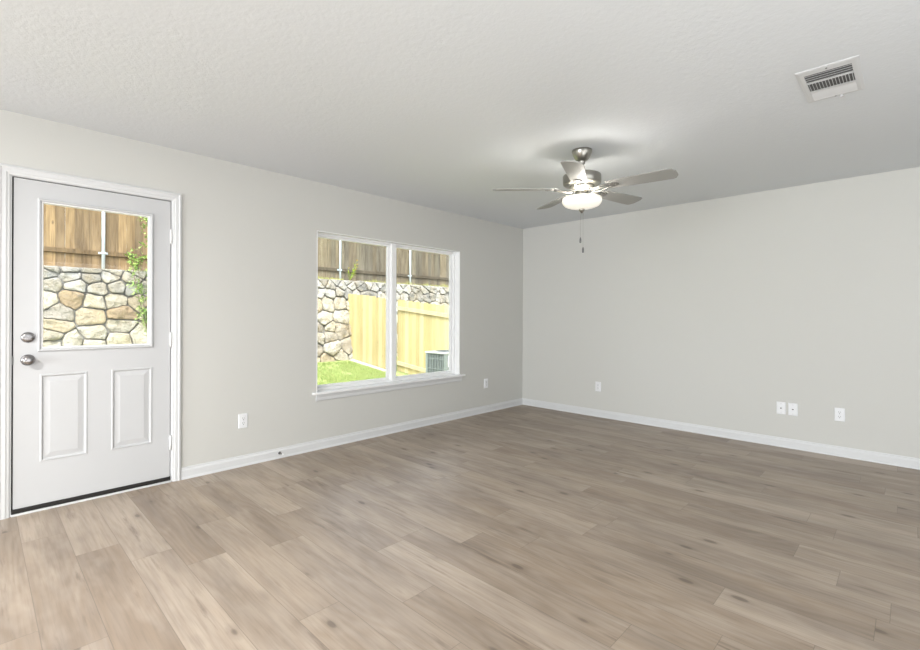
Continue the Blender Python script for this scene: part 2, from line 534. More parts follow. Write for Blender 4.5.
b = MB(); casing(b, 0.141, 0.998, 2.060); b.build('casing', M['trim'], door)
b = MB(); b.box(dl(0.148, -0.012, 0.0), dl(0.992, T, 0.012), bev=0.003); b.build('threshold', M['trim'], door)
b = MB(); b.box(dl(0.1485, -0.004, 0.0125), dl(0.9915, 0.05, 0.0395), bev=0.004); b.build('door_sweep', M['black'], door)
for hz in (1.795, 1.042, 0.288):
    b = MB()
    b.lathe([(0, -0.053), (0.0065, -0.052), (0.0065, 0.052), (0, 0.053)], 12, Matrix.Translation(dl(0.9885, -0.004, hz)))
    b.box(dl(0.9845, -0.002, hz - 0.05), dl(0.9915, 0.003, hz + 0.05))
    for dz in (-0.018, 0.018):
        b.lathe([(0.0072, dz - 0.0015), (0.0072, dz + 0.0015)], 12, Matrix.Translation(dl(0.9885, -0.004, hz)))
    tag(b.build('hinge', M['vinyl'], door))
out = Matrix.Rotation(PI / 2, 4, 'X')       # local z to -y
b = MB(); mx = Matrix.Translation(dl(0.221, yf, 0.941)) @ out
b.lathe([(0, 0), (0.034, 0), (0.034, 0.004), (0.028, 0.009), (0.014, 0.012), (0.012, 0.030), (0.020, 0.036), (0.0275, 0.046), (0.028, 0.056), (0.024, 0.064), (0.014, 0.068), (0, 0.069)], 32, mx)
knob = tag(b.build('knob', M['chrome'], door), 'polished nickel round door knob')
b = MB(); mx = Matrix.Translation(dl(0.221, yf, 1.080)) @ out
b.lathe([(0, 0), (0.033, 0), (0.033, 0.006), (0.029, 0.013), (0.020, 0.016), (0.0, 0.017)], 32, mx)
dbt = tag(b.build('deadbolt', M['chrome'], door), 'polished nickel deadbolt rose')
b = MB(); b.box((-0.019, -0.0045, 0.014), (0.019, 0.0045, 0.030), mx, bev=0.003); b.build('thumb_turn', M['chrome'], dbt)
for nm, z0, z1 in (('strike_plate', 0.915, 0.968),):
    b = MB(); b.box(dl(0.1475, -0.002, z0), dl(0.1535, 0.018, z1)); b.build(nm, M['dark_steel'], door)

# ------------------------------------------------------------------ window
win = empty('window_1', (3.09, D, 0.5)); tag(win, kind='structure')


def wl(x, y, z):
    return (x - 3.09, y, z - 0.5)


FY0, FY1 = 0.070, 0.150          # frame depth range behind the wall face
b = MB()                          # white returns lining the opening
for a_, c_ in (((WX0, -0.002, WZ0), (WX0 + 0.006, FY0, WZ1)), ((WX1 - 0.006, -0.002, WZ0), (WX1, FY0, WZ1)), ((WX0 + 0.006, -0.002, WZ1 - 0.006), (WX1 - 0.006, FY0, WZ1))):
    b.box(wl(*a_), wl(*c_))
b.build('jamb_lining', M['vinyl'], win)
b = MB()
fx0, fx1, fz0, fz1 = WX0 + 0.006, WX1 - 0.006, WZ0 + 0.018, WZ1 - 0.006
mx0, mx1 = 3.058, 3.114
fw = 0.024
b.box(wl(fx0, FY0, fz0), wl(fx0 + fw, FY1, fz1)); b.box(wl(fx1 - fw, FY0, fz0), wl(fx1, FY1, fz1))
b.box(wl(fx0 + fw, FY0, fz1 - 0.016), wl(fx1 - fw, FY1, fz1)); b.box(wl(fx0 + fw, FY0, fz0), wl(fx1 - fw, FY1, fz0 + 0.024))
b.build('window_frame', M['vinyl'], win)
b = MB(); b.box(wl(mx0, FY0 - 0.008, fz0), wl(mx1, FY1, fz1), bev=0.003); b.build('mullion', M['vinyl'], win)
for a0, a1 in ((fx0 + fw, mx0), (mx1, fx1 - fw)):
    z0, z1 = fz0 + 0.024, fz1 - 0.016
    b = MB(); sw = 0.030; y0, y1 = FY0 + 0.024, FY0 + 0.056
    for (p, q) in (((a0, z0), (a0 + sw, z1)), ((a1 - sw, z0), (a1, z1)), ((a0 + sw, z0), (a1 - sw, z0 + 0.020)), ((a0 + sw, z1 - 0.018), (a1 - sw, z1))):
        b.box(wl(p[0], y0, p[1]), wl(q[0], y1, q[1]))
    for (p, q) in (((a0 + sw, z0 + .02), (a0 + sw + 0.006, z1 - .018)), ((a1 - sw - 0.006, z0 + .02), (a1 - sw, z1 - .018))):
        b.box(wl(p[0], y0 + 0.008, p[1]), wl(q[0], y1 - 0.008, q[1]))
    sash = b.build('sash', M['vinyl'], win)
    b = MB(); b.box(wl(a0 + sw, y0 + 0.013, z0 + 0.02), wl(a1 - sw, y0 + 0.019, z1 - 0.018)); b.build('pane', M['glass'], sash)
b = MB()
b.box(wl(2.112, -0.036, 0.503), wl(4.098, 0.001, 0.523), bev=0.004); b.box(wl(WX0 + 0.001, -0.001, 0.5055), wl(WX1 - 0.001, FY0, 0.523))
b.build('stool', M['vinyl'], win)
b = MB()
APR = [(0, 0.062), (0.016, 0.062), (0.016, 0.045), (0.012, 0.036), (0.012, 0.010), (0.007, 0.0), (0, 0.0)]
b.prism(APR, wl(4.062, 0, 0.441), wl(2.150, 0, 0.441)); b.build('apron', M['trim'], win)

# ------------------------------------------------------------------ wall plates
def make_plate(name, kind, wd=0.073, ht=0.117):
    """built facing -y at the origin"""
    e = empty(name, (0, 0, 0)); b = MB()
    w2, h2 = wd / 2, ht / 2
    r0 = b.verts([(-w2, 0, -h2), (w2, 0, -h2), (w2, 0, h2), (-w2, 0, h2)])
    r1 = b.verts([(-w2, -0.003, -h2), (w2, -0.003, -h2), (w2, -0.003, h2), (-w2, -0.003, h2)])
    i = 0.005
    r2 = b.verts([(-w2 + i, -0.007, -h2 + i), (w2 - i, -0.007, -h2 + i), (w2 - i, -0.007, h2 - i), (-w2 + i, -0.007, h2 - i)])
    for A, B in ((r0, r1), (r1, r2)):
        for k in range(4):
            b.face([A[k], A[(k + 1) % 4], B[(k + 1) % 4], B[k]])
    b.face(r2); b.face(list(reversed(r0)))
    b.build('cover_plate', M['plate'], e)
    if kind == 'outlet':
        for s_ in (-1, 1):
            zc = s_ * 0.0195; b = MB(); pts = []
            for k in range(24):
                a = 2 * PI * k / 24
                pts.append((0.0172 * math.cos(a), max(-0.0140, min(0.0140, 0.0172 * math.sin(a)))))
            f0 = b.verts([(px, -0.0069, zc + pz) for px, pz in pts]); f1 = b.verts([(px, -0.0092, zc + pz) for px, pz in pts])
            for k in range(24):
                b.face([f0[k], f0[(k + 1) % 24], f1[(k + 1) % 24], f1[k]])
            b.face(f1); rc = b.build('receptacle', M['plate'], e)
            b = MB()
            b.box((-0.0078, -0.0096, zc + 0.000), (-0.0054, -0.009, zc + 0.0095)); b.box((0.0054, -0.0096, zc + 0.001), (0.0078, -0.009, zc + 0.0085))
            b.lathe([(0, 0.0), (0.0030, 0.0), (0.0030, 0.0006), (0, 0.0006)], 10, Matrix.Translation((0, -0.009, zc - 0.0065)) @ out)
            b.build('slots', M['slot'], rc)
        sc = [0.0]
    else:
        b = MB()
        if kind == 'coax':
            b.lathe([(0, 0), (0.0062, 0), (0.0062, 0.008), (0.0045, 0.009), (0, 0.009)], 6, Matrix.Translation((0, -0.007, 0)) @ out)
            b.build('coax_connector', M['dark_steel'], e)
        else:
            b.box((-0.0095, -0.0098, -0.0085), (0.0095, -0.0069, 0.0085), bev=0.001); j = b.build('jack_frame', M['plate'], e)
            b = MB(); b.box((-0.0066, -0.0102, -0.0040), (0.0066, -0.0096, 0.0045)); b.build('jack_socket', M['slot'], j)
        sc = [-0.042, 0.042]
    for z in sc:
        b = MB(); b.lathe([(0, 0), (0.0032, 0), (0.0028, 0.0012), (0, 0.0014)], 12, Matrix.Translation((0, -0.007, z)) @ out)
        b.build('screw', M['recess'], e)
    return e


G = 'duplex outlets along the walls'
o1 = make_plate('wall_outlet', 'outlet'); o1.location = (1.506, D, 0.365)
tag(o1, 'white duplex outlet between the door and the window, above the left baseboard', 'outlet', G)
o2 = copy_tree(o1); o2.location = (4.512, D, 0.368)
tag(o2, 'white duplex outlet on window wall between window and room corner', 'outlet', G)
o3 = copy_tree(o1); o3.location = (X, 2.759, 0.367); o3.rotation_euler.z = -PI / 2
tag(o3, 'white duplex outlet on right-hand wall standing alone nearest the room corner', 'outlet', G)
o4 = copy_tree(o1); o4.location = (X, 0.458, 0.366); o4.rotation_euler.z = -PI / 2
tag(o4, 'rightmost white duplex outlet, beside the pair of cable plates', 'outlet', G)
c1 = make_plate('cable_wall_plate', 'coax'); c1.location = (X, 0.889, 0.3645); c1.rotation_euler.z = -PI / 2
tag(c1, 'left white wall plate of the pair, with a single round coax connector', 'wall plate')
c2 = make_plate('network_wall_plate', 'data'); c2.location = (X, 0.797, 0.364); c2.rotation_euler.z = -PI / 2
tag(c2, 'right white wall plate of the pair, with a wide dark jack and two screws', 'wall plate')

# spring door stop on the baseboard
ds = empty('door_stop', (1.807, D - 0.0125, 0.045)); tag(ds, 'small metal door stop sticking out of the baseboard under the window wall', 'door stop')
b = MB(); b.lathe([(0, 0), (0.012, 0), (0.012, 0.004), (0.007, 0.009), (0, 0.010)], 16, out); b.build('base_plate', M['dark_steel'], ds)
b = MB(); b.tube([(0.0045 * math.cos(a * 0.9), -0.008 - a * 0.0011, 0.0045 * math.sin(a * 0.9)) for a in range(0, 44)], 0.0013, 6); b.build('spring', M['nickel_satin'], ds)
b = MB(); b.lathe([(0, 0.054), (0.007, 0.054), (0.008, 0.062), (0.006, 0.068), (0, 0.069)], 14, out); b.build('bumper_tip', M['plate'], ds)

# ------------------------------------------------------------------ ceiling register
VX0, VX1, VY0, VY1 = 2.849, 3.285, 0.182, 0.427
vent = empty('ceiling_vent', ((VX0 + VX1) / 2, (VY0 + VY1) / 2, H)); tag(vent, 'white rectangular three-way air register with louvers on the ceiling', 'air vent')
cx, cy = vent.location.x, vent.location.y


def vl(x, y, z):
    return (x - cx, y - cy, z)


b = MB()
secs = [(2.903, 3.010), (3.020, 3.128), (3.150, 3.256)]; ya, yb = 0.212, 0.398
zt = -0.006
xs = [VX0 + 0.014, secs[0][0], secs[0][1], secs[1][0], secs[1][1], secs[2][0], secs[2][1], VX1 - 0.014]
ys = [VY0 + 0.014, ya, yb, VY1 - 0.014]
gv = {(i, j): b.bm.verts.new(vl(x_, y_, zt)) for i, x_ in enumerate(xs) for j, y_ in enumerate(ys)}
for i in range(7):
    for j in range(3):
        if j == 1 and i in (1, 3, 5):
            q = [gv[i, j], gv[i + 1, j], gv[i + 1, j + 1], gv[i, j + 1]]
            up = [b.bm.verts.new((v.co.x, v.co.y, -0.001)) for v in q]
            for k in range(4):
                b.face([q[k], q[(k + 1) % 4], up[(k + 1) % 4], up[k]])
        else:
            b.face([gv[i, j], gv[i + 1, j], gv[i + 1, j + 1], gv[i, j + 1]])
r0 = b.verts([vl(VX0, VY0, 0), vl(VX1, VY0, 0), vl(VX1, VY1, 0), vl(VX0, VY1, 0)])
r1 = b.verts([vl(VX0, VY0, -0.0035), vl(VX1, VY0, -0.0035), vl(VX1, VY1, -0.0035), vl(VX0, VY1, -0.0035)])
r2 = b.verts([vl(VX0 + .014, VY0 + .014, zt), vl(VX1 - .014, VY0 + .014, zt), vl(VX1 - .014, VY1 - .014, zt), vl(VX0 + .014, VY1 - .014, zt)])
for A, B in ((r0, r1), (r1, r2)):
    for k in range(4):
        b.face([A[k], A[(k + 1) % 4], B[(k + 1) % 4], B[k]])
bmesh.ops.remove_doubles(b.bm, verts=b.bm.verts, dist=1e-5)
b.build('frame', M['vent'], vent, fix=True)
b = MB(); b.box(vl(2.895, 0.205, -0.0015), vl(3.262, 0.405, -0.0003)); b.build('duct_shade_sheet', M['vent_dark'], vent)  # flat sheet; the darkness inside the duct is put into its colour


def slat(mb, c, d, n, L, wd, th=0.0009):
    c, d, n = Vector(c), Vector(d).normalized(), Vector(n).normalized(); t = d.cross(n)
    mb.box((-L / 2, -wd / 2, -th / 2), (L / 2, wd / 2, th / 2), Matrix.Translation(c) @ Matrix((d, n, t)).transposed().to_4x4())


for si, (sa, sb) in enumerate(secs):
    if si == 1:
        for k in range(14):
            b = MB(); yy = ya + (k + 0.5) * (yb - ya) / 14
            slat(b, vl((sa + sb) / 2, yy, -0.0055), (1, 0, 0), (0, 0.35, 1), sb - sa, 0.009, 0.0018); b.build('louver', M['vent'], vent)
    else:
        for k in range(4):
            b = MB(); xx = sa + (k + 0.5) * (sb - sa) / 4
            nn = (1, 0, 0.5) if si == 0 else (-1, 0, 0.42)
            slat(b, vl(xx, (ya + yb) / 2, -0.0052), (0, 1, 0), nn, yb - ya, 0.008 if si == 0 else 0.024, 0.0014)
            b.build('louver', M['vent'], vent)
b = MB(); b.box(vl(3.262, 0.275, -0.020), vl(3.267, 0.285, -0.009)); b.box(vl(3.259, 0.262, -0.0215), vl(3.267, 0.287, -0.0195)); b.build('damper_lever', M['recess'], vent)
for q in ((2.875, 0.305), (3.267, 0.305)):
    b = MB(); b.lathe([(0, 0), (0.0045, 0), (0.004, -0.002), (0, -0.0025)], 12, Matrix.Translation(vl(q[0], q[1], zt))); b.build('screw', M['dark_steel'], vent)

# ------------------------------------------------------------------ ceiling fan
FX, FY = 3.089, 1.747
fan = empty('ceiling_fan', (FX, FY, H)); tag(fan, 'brushed nickel five-blade ceiling fan with a lit white glass bowl', 'ceiling fan')
z_ = lambda z: z - H
b = MB(); b.lathe([(0, 0), (0.072, 0), (0.072, -0.012), (0.068, -0.030), (0.056, -0.055), (0.040, -0.074), (0.030, -0.080), (0, -0.080)], 40); b.build('canopy', M['nickel'], fan)
b = MB(); b.lathe([(0.022, -0.078), (0.022, -0.098), (0.0135, -0.102), (0.0135, -0.160), (0.024, -0.162), (0.026, -0.172), (0, -0.172)], 24); b.build('downrod', M['nickel'], fan)
b = MB(); b.lathe([(0, -0.168), (0.050, -0.168), (0.060, -0.172), (0.124, -0.180), (0.134, -0.184), (0.137, -0.190), (0.137, -0.236), (0.133, -0.241), (0.136, -0.246), (0.128, -0.254), (0.100, -0.262), (0, -0.262)], 48)
motor = b.build('motor_housing', M['nickel'], fan)
b = MB(); b.lathe([(0, -0.2615), (0.088, -0.2615), (0.088, -0.276), (0.060, -0.284), (0.056, -0.290), (0.054, -0.300), (0, -0.300)], 40); b.build('flywheel', M['nickel_satin'], fan)
b = MB(); b.lathe([(0, -0.298), (0.048, -0.298), (0.050, -0.302), (0.050, -0.338), (0.060, -0.343), (0.062, -0.350), (0, -0.351)], 40); b.build('light_fitter', M['nickel'], fan)
# bowl: an open glass dish carried on the centre rod
prof = [(0.132, -0.3500), (0.138, -0.3505), (0.141, -0.356), (0.1415, -0.372), (0.137, -0.388), (0.122, -0.404), (0.094, -0.416), (0.060, -0.424), (0.025, -0.430), (0.006, -0.431)]
inner = [(0.006, -0.426), (0.025, -0.425), (0.058, -0.419), (0.089, -0.411), (0.116, -0.399), (0.131, -0.384), (0.136, -0.370), (0.136, -0.357), (0.132, -0.3500)]
b = MB(); b.lathe(prof + inner, 56); b.build('glass_bowl', M['bowl'], fan)
b = MB(); b.lathe([(0, -0.350), (0.006, -0.350), (0.006, -0.430), (0.020, -0.4305), (0.023, -0.436), (0.016, -0.446), (0.010, -0.452), (0.006, -0.460), (0, -0.462)], 24); b.build('finial', M['nickel'], fan)
for a in (0.6, 0.6 + PI):
    b = MB(); mxb = Matrix.Translation((0.080 * math.cos(a), 0.080 * math.sin(a), -0.376))
    b.lathe([(0, -0.020), (0.014, -0.018), (0.022, -0.010), (0.022, 0.002), (0.014, 0.012), (0, 0.014)], 16, mxb); b.build('bulb', M['bowl'], fan)
for (ax, ay, z1) in ((-0.012, 0.004, 1.760), (0.012, -0.004, 1.690)):
    b = MB(); top = -0.455; n = int((top - (z_(z1) + 0.04)) / 0.0075)
    b.tube([(ax, ay, top), (ax, ay, z_(z1) + 0.04)], 0.0010, 6)
    for k in range(n):
        b.lathe([(0, 0.0014), (0.0014, 0), (0, -0.0014)], 6, Matrix.Translation((ax, ay, top - k * 0.0075)))
    ch = b.build('pull_chain', M['nickel'], fan)
    b = MB(); b.lathe([(0, 0.042), (0.0035, 0.040), (0.0068, 0.026), (0.0072, 0.006), (0.005, 0), (0, 0)], 14, Matrix.Translation((ax, ay, z_(z1)))); b.build('chain_fob', M['dark_steel'], ch)


def blade_meshes():
    b = MB(); out_ = []
    r0, r1 = 0.185, 0.652; N = 26
    for i in range(N + 1):
        t = i / N; x = r0 + (r1 - r0) * t
        hw = 0.056 + 0.014 * min(1, t * 1.3)
        if t > 0.93:
            hw *= (1 - ((t - 0.93) / 0.07) ** 2.2 * 0.55)
        if t < 0.05:
            hw *= 0.80 + 0.20 * (t / 0.05)
        out_.append((x, hw))
    for zz in (0.003, -0.003):
        pass
    tops = [b.verts([(x, -h, 0.003), (x, h, 0.003)]) for x, h in out_]
    bots = [b.verts([(x, -h, -0.003), (x, h, -0.003)]) for x, h in out_]
    for i in range(N):
        b.face([tops[i][0], tops[i + 1][0], tops[i + 1][1], tops[i][1]]); b.face([bots[i][0], bots[i][1], bots[i + 1][1], bots[i + 1][0]])
        b.face([tops[i][0], bots[i][0], bots[i + 1][0], tops[i + 1][0]]); b.face([tops[i][1], tops[i + 1][1], bots[i + 1][1], bots[i][1]])
    b.face([tops[0][0], tops[0][1], bots[0][1], bots[0][0]]); b.face([tops[N][0], bots[N][0], bots[N][1], tops[N][1]])
    blade = b.build('blade', M['blade'])
    b = MB()
    # bracket: forked arm rising from the hub, round medallion plate under the blade
    zz = -0.0075
    def plate(pts, z0, z1):
        a = b.verts([(px, py, z0) for px, py in pts]); c = b.verts([(px, py, z1) for px, py in pts]); n = len(pts)
        for k in range(n):
            b.face([a[k], a[(k + 1) % n], c[(k + 1) % n], c[k]])
        b.face(a); b.face(list(reversed(c)))
    plate([(0.232 + 0.038 * math.cos(2 * PI * k / 24), 0.030 * math.sin(2 * PI * k / 24)) for k in range(24)], -0.004, -0.0095)
    for s_ in (-1, 1):
        b.tube([(0.075, s_ * 0.014, -0.020), (0.105, s_ * 0.026, -0.024), (0.140, s_ * 0.034, -0.018), (0.175, s_ * 0.028, -0.010), (0.215, s_ * 0.012, -0.007)], 0.0058, 8)
    b.tube([(0.075, 0, -0.019), (0.200, 0, -0.008)], 0.0045, 8)
    for px, py in ((0.215, 0.015), (0.215, -0.015), (0.252, 0.0)):
        b.lathe([(0.0055, -0.0095), (0.0045, -0.0125), (0, -0.013)], 10, Matrix.Translation((px, py, 0)))
    br = b.build('blade_bracket', M['nickel_satin'])
    return blade, br


bl0, br0 = blade_meshes(); PITCH = math.radians(-11)
for i, phi in enumerate((178, -110, -38, 34, 106)):
    az = math.radians(phi) + TH - PI / 2
    if i == 0:
        bl, br = bl0, br0
    else:
        bl, br = bl0.copy(), br0.copy(); COL.objects.link(bl); COL.objects.link(br)
    bl.parent = fan; br.parent = bl
    bl.matrix_local = Matrix.Translation((0, 0, z_(2.156))) @ Matrix.Rotation(az, 4, 'Z') @ Matrix.Rotation(PITCH, 4, 'X')
    bl.rotation_mode = 'XYZ'
pl = light('fan_bulb_light', 'POINT', (FX, FY, H - 0.338), 7, (1.0, 0.96, 0.90)); pl.data.shadow_soft_size = 0.045; pl.parent = None
pl.location = (FX + 0.075 * math.cos(0.6), FY + 0.075 * math.sin(0.6), H - 0.352)
pl2 = light('fan_bulb_light', 'POINT', (FX - 0.075 * math.cos(0.6), FY - 0.075 * math.sin(0.6), H - 0.352), 7, (1.0, 0.96, 0.90)); pl2.data.shadow_soft_size = 0.045

# ------------------------------------------------------------------ the yard
def gz(y):
    return max(-0.45, -0.15 + 0.107 * (y - 9.16))


b = MB(); NX, NY = 20, 40
gvs = {}
for i in range(NX + 1):
    for j in range(NY + 1):
        x = -6 + 20 * i / NX; y = D + T + 0.01 + (11.2 - D - T) * j / NY
        gvs[i, j] = b.bm.verts.new((x, y, gz(y) + 0.015 * mnoise.noise(Vector((x, y, 0)))))
for i in range(NX):
    for j in range(NY):
        b.face([gvs[i, j], gvs[i + 1, j], gvs[i + 1, j + 1], gvs[i, j + 1]], True)
tag(b.build('lawn_ground', M['lawn']), kind='structure')

b = MB(); rg = random.Random(3)
for k in range(26000):
    x, y = rg.uniform(4.6, 6.88), rg.uniform(8.6, 10.70)
    if mnoise.noise(Vector((x * 1.6, y * 1.6, 4))) > 0.35 and rg.random() < 0.7:
        continue
    z = gz(y) - 0.005; hh = rg.uniform(0.03, 0.065); a = rg.uniform(0, 2 * PI); ww = 0.006; lx, ly = rg.uniform(-.03, .03), rg.uniform(-.03, .03)
    g_ = rg.random(); b.tint = (0.20 + 0.16 * g_, 0.31 + 0.08 * g_, 0.08 + 0.07 * g_)
    b.face(b.verts([(x - ww * math.cos(a), y - ww * math.sin(a), z), (x + ww * math.cos(a), y + ww * math.sin(a), z), (x + lx, y + ly, z + hh)]))
tag(b.build('lawn_grass', M['leaf'], fix=False), 'short bright green grass of the lawn below the stone wall', 'grass', kind='stuff')

# --- stone retaining wall: clipped cells, each a bulging stone over mortar
SB, STOP, BAT = 10.95, 2.23, 0.155


def clip(poly, px, pz, qx, qz, gap):
    mx_, mz_ = (px + qx) / 2, (pz + qz) / 2; nx, nz = qx - px, qz - pz; L = math.hypot(nx, nz); nx /= L; nz /= L
    lim = mx_ * nx + mz_ * nz - gap; out_ = []
    for i in range(len(poly)):
        a, c = poly[i], poly[(i + 1) % len(poly)]
        da, dc = a[0] * nx + a[1] * nz - lim, c[0] * nx + c[1] * nz - lim
        if da <= 0:
            out_.append(a)
        if (da < 0 < dc) or (dc < 0 < da):
            t = da / (da - dc); out_.append((a[0] + (c[0] - a[0]) * t, a[1] + (c[1] - a[1]) * t))
    return out_


rs = random.Random(12)
seeds = []; z = -0.15; rowi = 0
heights = [0.36, 0.42, 0.34, 0.44, 0.30, 0.26, 0.15, 0.09]
for hh in heights:
    x = -2.0 + rs.uniform(0, .3); zc = z + hh / 2
    while x < 13.5:
        wd = rs.uniform(0.75, 1.5) * max(hh, 0.17) * (1.0 if hh > 0.25 else 1.9)
        if hh > 0.3 and rs.random() < 0.28:
            seeds.append((x + wd / 2 + rs.uniform(-.02, .02), zc + hh * 0.25)); seeds.append((x + wd / 2 + rs.uniform(-.04, .04), zc - hh * 0.27))
        else:
            seeds.append((x + wd / 2, zc + rs.uniform(-.13, .13) * hh * 1.3))
        x += wd
    z += hh
z_top = z
PAL = [tuple(q * 0.66 for q in c) for c in [(0.62, 0.57, 0.46), (0.66, 0.63, 0.55), (0.64, 0.60, 0.51), (0.55, 0.47, 0.34), (0.68, 0.64, 0.54), (0.50, 0.46, 0.40), (0.64, 0.58, 0.44)]]
sw_ = empty('stone_retaining_wall', (5.5, SB, 0)); tag(sw_, 'pale limestone retaining wall of irregular rough stones behind the lawn', 'wall')


def lower(x):
    t = min(1, max(0, (x - 3.6) / 1.0)); return 0.957 + 0.043 * t * t * (3 - 2 * t)


def sp_(x, z, d):
    z = z * lower(x)
    return (x - 5.5, BAT * z - d, z)


b = MB()
for (sx, sz) in seeds:
    poly = [(sx - 0.8, sz - 0.6), (sx + 0.8, sz - 0.6), (sx + 0.8, sz + 0.6), (sx - 0.8, sz + 0.6)]
    poly = clip(poly, sx, sz, sx, 2 * z_top - sz, 0.0)
    gap = rs.uniform(0.003, 0.012)
    for (qx, qz) in seeds:
        if (qx, qz) != (sx, sz) and abs(qx - sx) < 1.5 and abs(qz - sz) < 1.1:
            poly = clip(poly, sx, sz, qx, qz, gap)
            if len(poly) < 3:
                break
    if len(poly) < 3:
        continue
    # resample and round
    pts = []
    n = len(poly)
    for i in range(n):
        a, c = poly[i], poly[(i + 1) % n]; m = max(1, int(math.hypot(c[0] - a[0], c[1] - a[1]) / 0.035))
        for k in range(m):
            pts.append((a[0] + (c[0] - a[0]) * k / m, a[1] + (c[1] - a[1]) * k / m))
    for _ in range(1):
        pts = [((pts[i - 1][0] + 2 * p[0] + pts[(i + 1) % len(pts)][0]) / 4, (pts[i - 1][1] + 2 * p[1] + pts[(i + 1) % len(pts)][1]) / 4) for i, p in enumerate(pts)]
    cxx, czz = sum(p[0] for p in pts) / len(pts), sum(p[1] for p in pts) / len(pts)
    c = rs.choice(PAL); v = rs.uniform(0.86, 1.08)
    if rs.random() < 0.06:
        c = (0.27, 0.20, 0.125)
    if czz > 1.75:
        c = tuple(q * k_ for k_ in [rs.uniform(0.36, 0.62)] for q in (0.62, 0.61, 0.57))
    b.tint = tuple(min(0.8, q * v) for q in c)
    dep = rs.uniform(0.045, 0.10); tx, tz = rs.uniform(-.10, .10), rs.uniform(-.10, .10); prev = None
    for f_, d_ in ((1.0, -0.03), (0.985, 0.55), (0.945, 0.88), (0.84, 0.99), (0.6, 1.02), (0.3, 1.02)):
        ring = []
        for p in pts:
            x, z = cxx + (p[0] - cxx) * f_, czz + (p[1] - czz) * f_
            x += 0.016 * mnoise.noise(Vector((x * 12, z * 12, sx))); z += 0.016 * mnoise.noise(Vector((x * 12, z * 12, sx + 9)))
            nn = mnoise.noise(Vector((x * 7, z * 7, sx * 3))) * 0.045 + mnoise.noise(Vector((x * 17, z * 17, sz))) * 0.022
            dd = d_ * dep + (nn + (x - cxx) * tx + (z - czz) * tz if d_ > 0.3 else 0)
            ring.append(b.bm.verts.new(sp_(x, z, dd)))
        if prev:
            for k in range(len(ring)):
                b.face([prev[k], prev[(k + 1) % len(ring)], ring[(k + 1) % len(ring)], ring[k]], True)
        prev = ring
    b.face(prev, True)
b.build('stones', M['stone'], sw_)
b = MB(); b.tint = (1, 1, 1)
cols_ = []
for x_ in (-3, 3.6, 3.85, 4.1, 4.35, 4.6, 14):
    zt_ = z_top * lower(x_)
    cols_.append(b.verts([sp_(x_, -0.6, 0), sp_(x_, z_top, 0), (x_ - 5.5, 0.40, zt_), (x_ - 5.5, 0.40, -0.6)]))
for A, B in zip(cols_, cols_[1:]):
    for k in range(4):
        b.face([A[k], A[(k + 1) % 4], B[(k + 1) % 4], B[k]])
b.face(cols_[0]); b.face(list(reversed(cols_[-1])))
b.build('mortar', M['mortar'], sw_)
b = MB(); b.box((3.6, SB + 0.40, 1.8), (15, SB + 6, z_top - 0.01)); b.box((-4, SB + 0.40, 1.8), (3.6, SB + 6, z_top * 0.957 - 0.01)); tag(b.build('upper_ground', M['soil']), kind='structure')

# --- fences on top of the retaining wall
FYP = SB + 0.62


def board_run(mb, p0, p1, ztop, zbot, cols, pw=0.138, gap=(0.002, 0.009), th=0.016, dog=0.0, rng=random, var=(0.82, 1.12)):
    """vertical boards from p0 to p1; ztop/zbot are functions of distance"""
    p0, p1 = Vector(p0), Vector(p1); L = (p1 - p0).length; d = (p1 - p0) / L; n = Vector((-d.y, d.x, 0)); s = 0
    while s + pw <= L + 0.02:
        w2 = pw + rng.uniform(-.004, .004); c = rng.choice(cols); v = rng.uniform(*var); mb.tint = tuple(q * v for q in c)
        off = rng.uniform(-.004, .004); a = p0 + d * s + n * off; e = p0 + d * (s + w2) + n * off
        zt_, zb_ = ztop(s + w2 / 2) + rng.uniform(-.012, .012), zbot(s + w2 / 2); k = dog
        prof = [(0, zb_), (w2, zb_), (w2, zt_ - k), (w2 - k, zt_), (k, zt_), (0, zt_ - k)] if k else [(0, zb_), (w2, zb_), (w2, zt_), (0, zt_)]
        A = mb.verts([tuple(a + d * q[0])[:2] + (q[1],) for q in prof]); B = mb.verts([tuple(a + d * q[0] + n * th)[:2] + (q[1],) for q in prof]); m_ = len(prof)
        for i in range(m_):
            mb.face([A[i], A[(i + 1) % m_], B[(i + 1) % m_], B[i]])
        mb.face(list(reversed(A))); mb.face(B)
        s += w2 + rng.uniform(*gap)


def top_fence(name, label, x0, x1, cols, posts, seed):
    zb = z_top * lower(x0); e = empty(name, (x0, FYP, zb)); tag(e, label, 'fence'); r = random.Random(seed)
    b = MB(); board_run(b, (0, 0, 0), (x1 - x0, 0, 0), lambda s: 1.83, lambda s: -0.03, cols, rng=r, gap=(-0.002, 0.0028)); b.build('board_panel', M['cedar'], e)
    for zr in (0.33, 1.48):
        b = MB(); b.tint = tuple(q * 0.62 for q in cols[0]); b.box((0, -0.040, zr - 0.042), (x1 - x0, -0.002, zr + 0.042)); b.build('rail', M['cedar'], e)
    for px in posts:
        b = MB(); b.tube([(px - x0, -0.072, -0.5), (px - x0, -0.072, 1.86)], 0.030, 12); po = b.build('post', M['galv'], e)
        for zr in (0.33, 1.48):
            b = MB()
            b.box((px - x0 - 0.075, -0.046, zr - 0.02), (px - x0 + 0.075, -0.0405, zr + 0.02)); b.box((px - x0 - 0.036, -0.106, zr - 0.02), (px - x0 + 0.036, -0.0405, zr + 0.02))
            b.build('bracket', M['galv'], po)
    return e


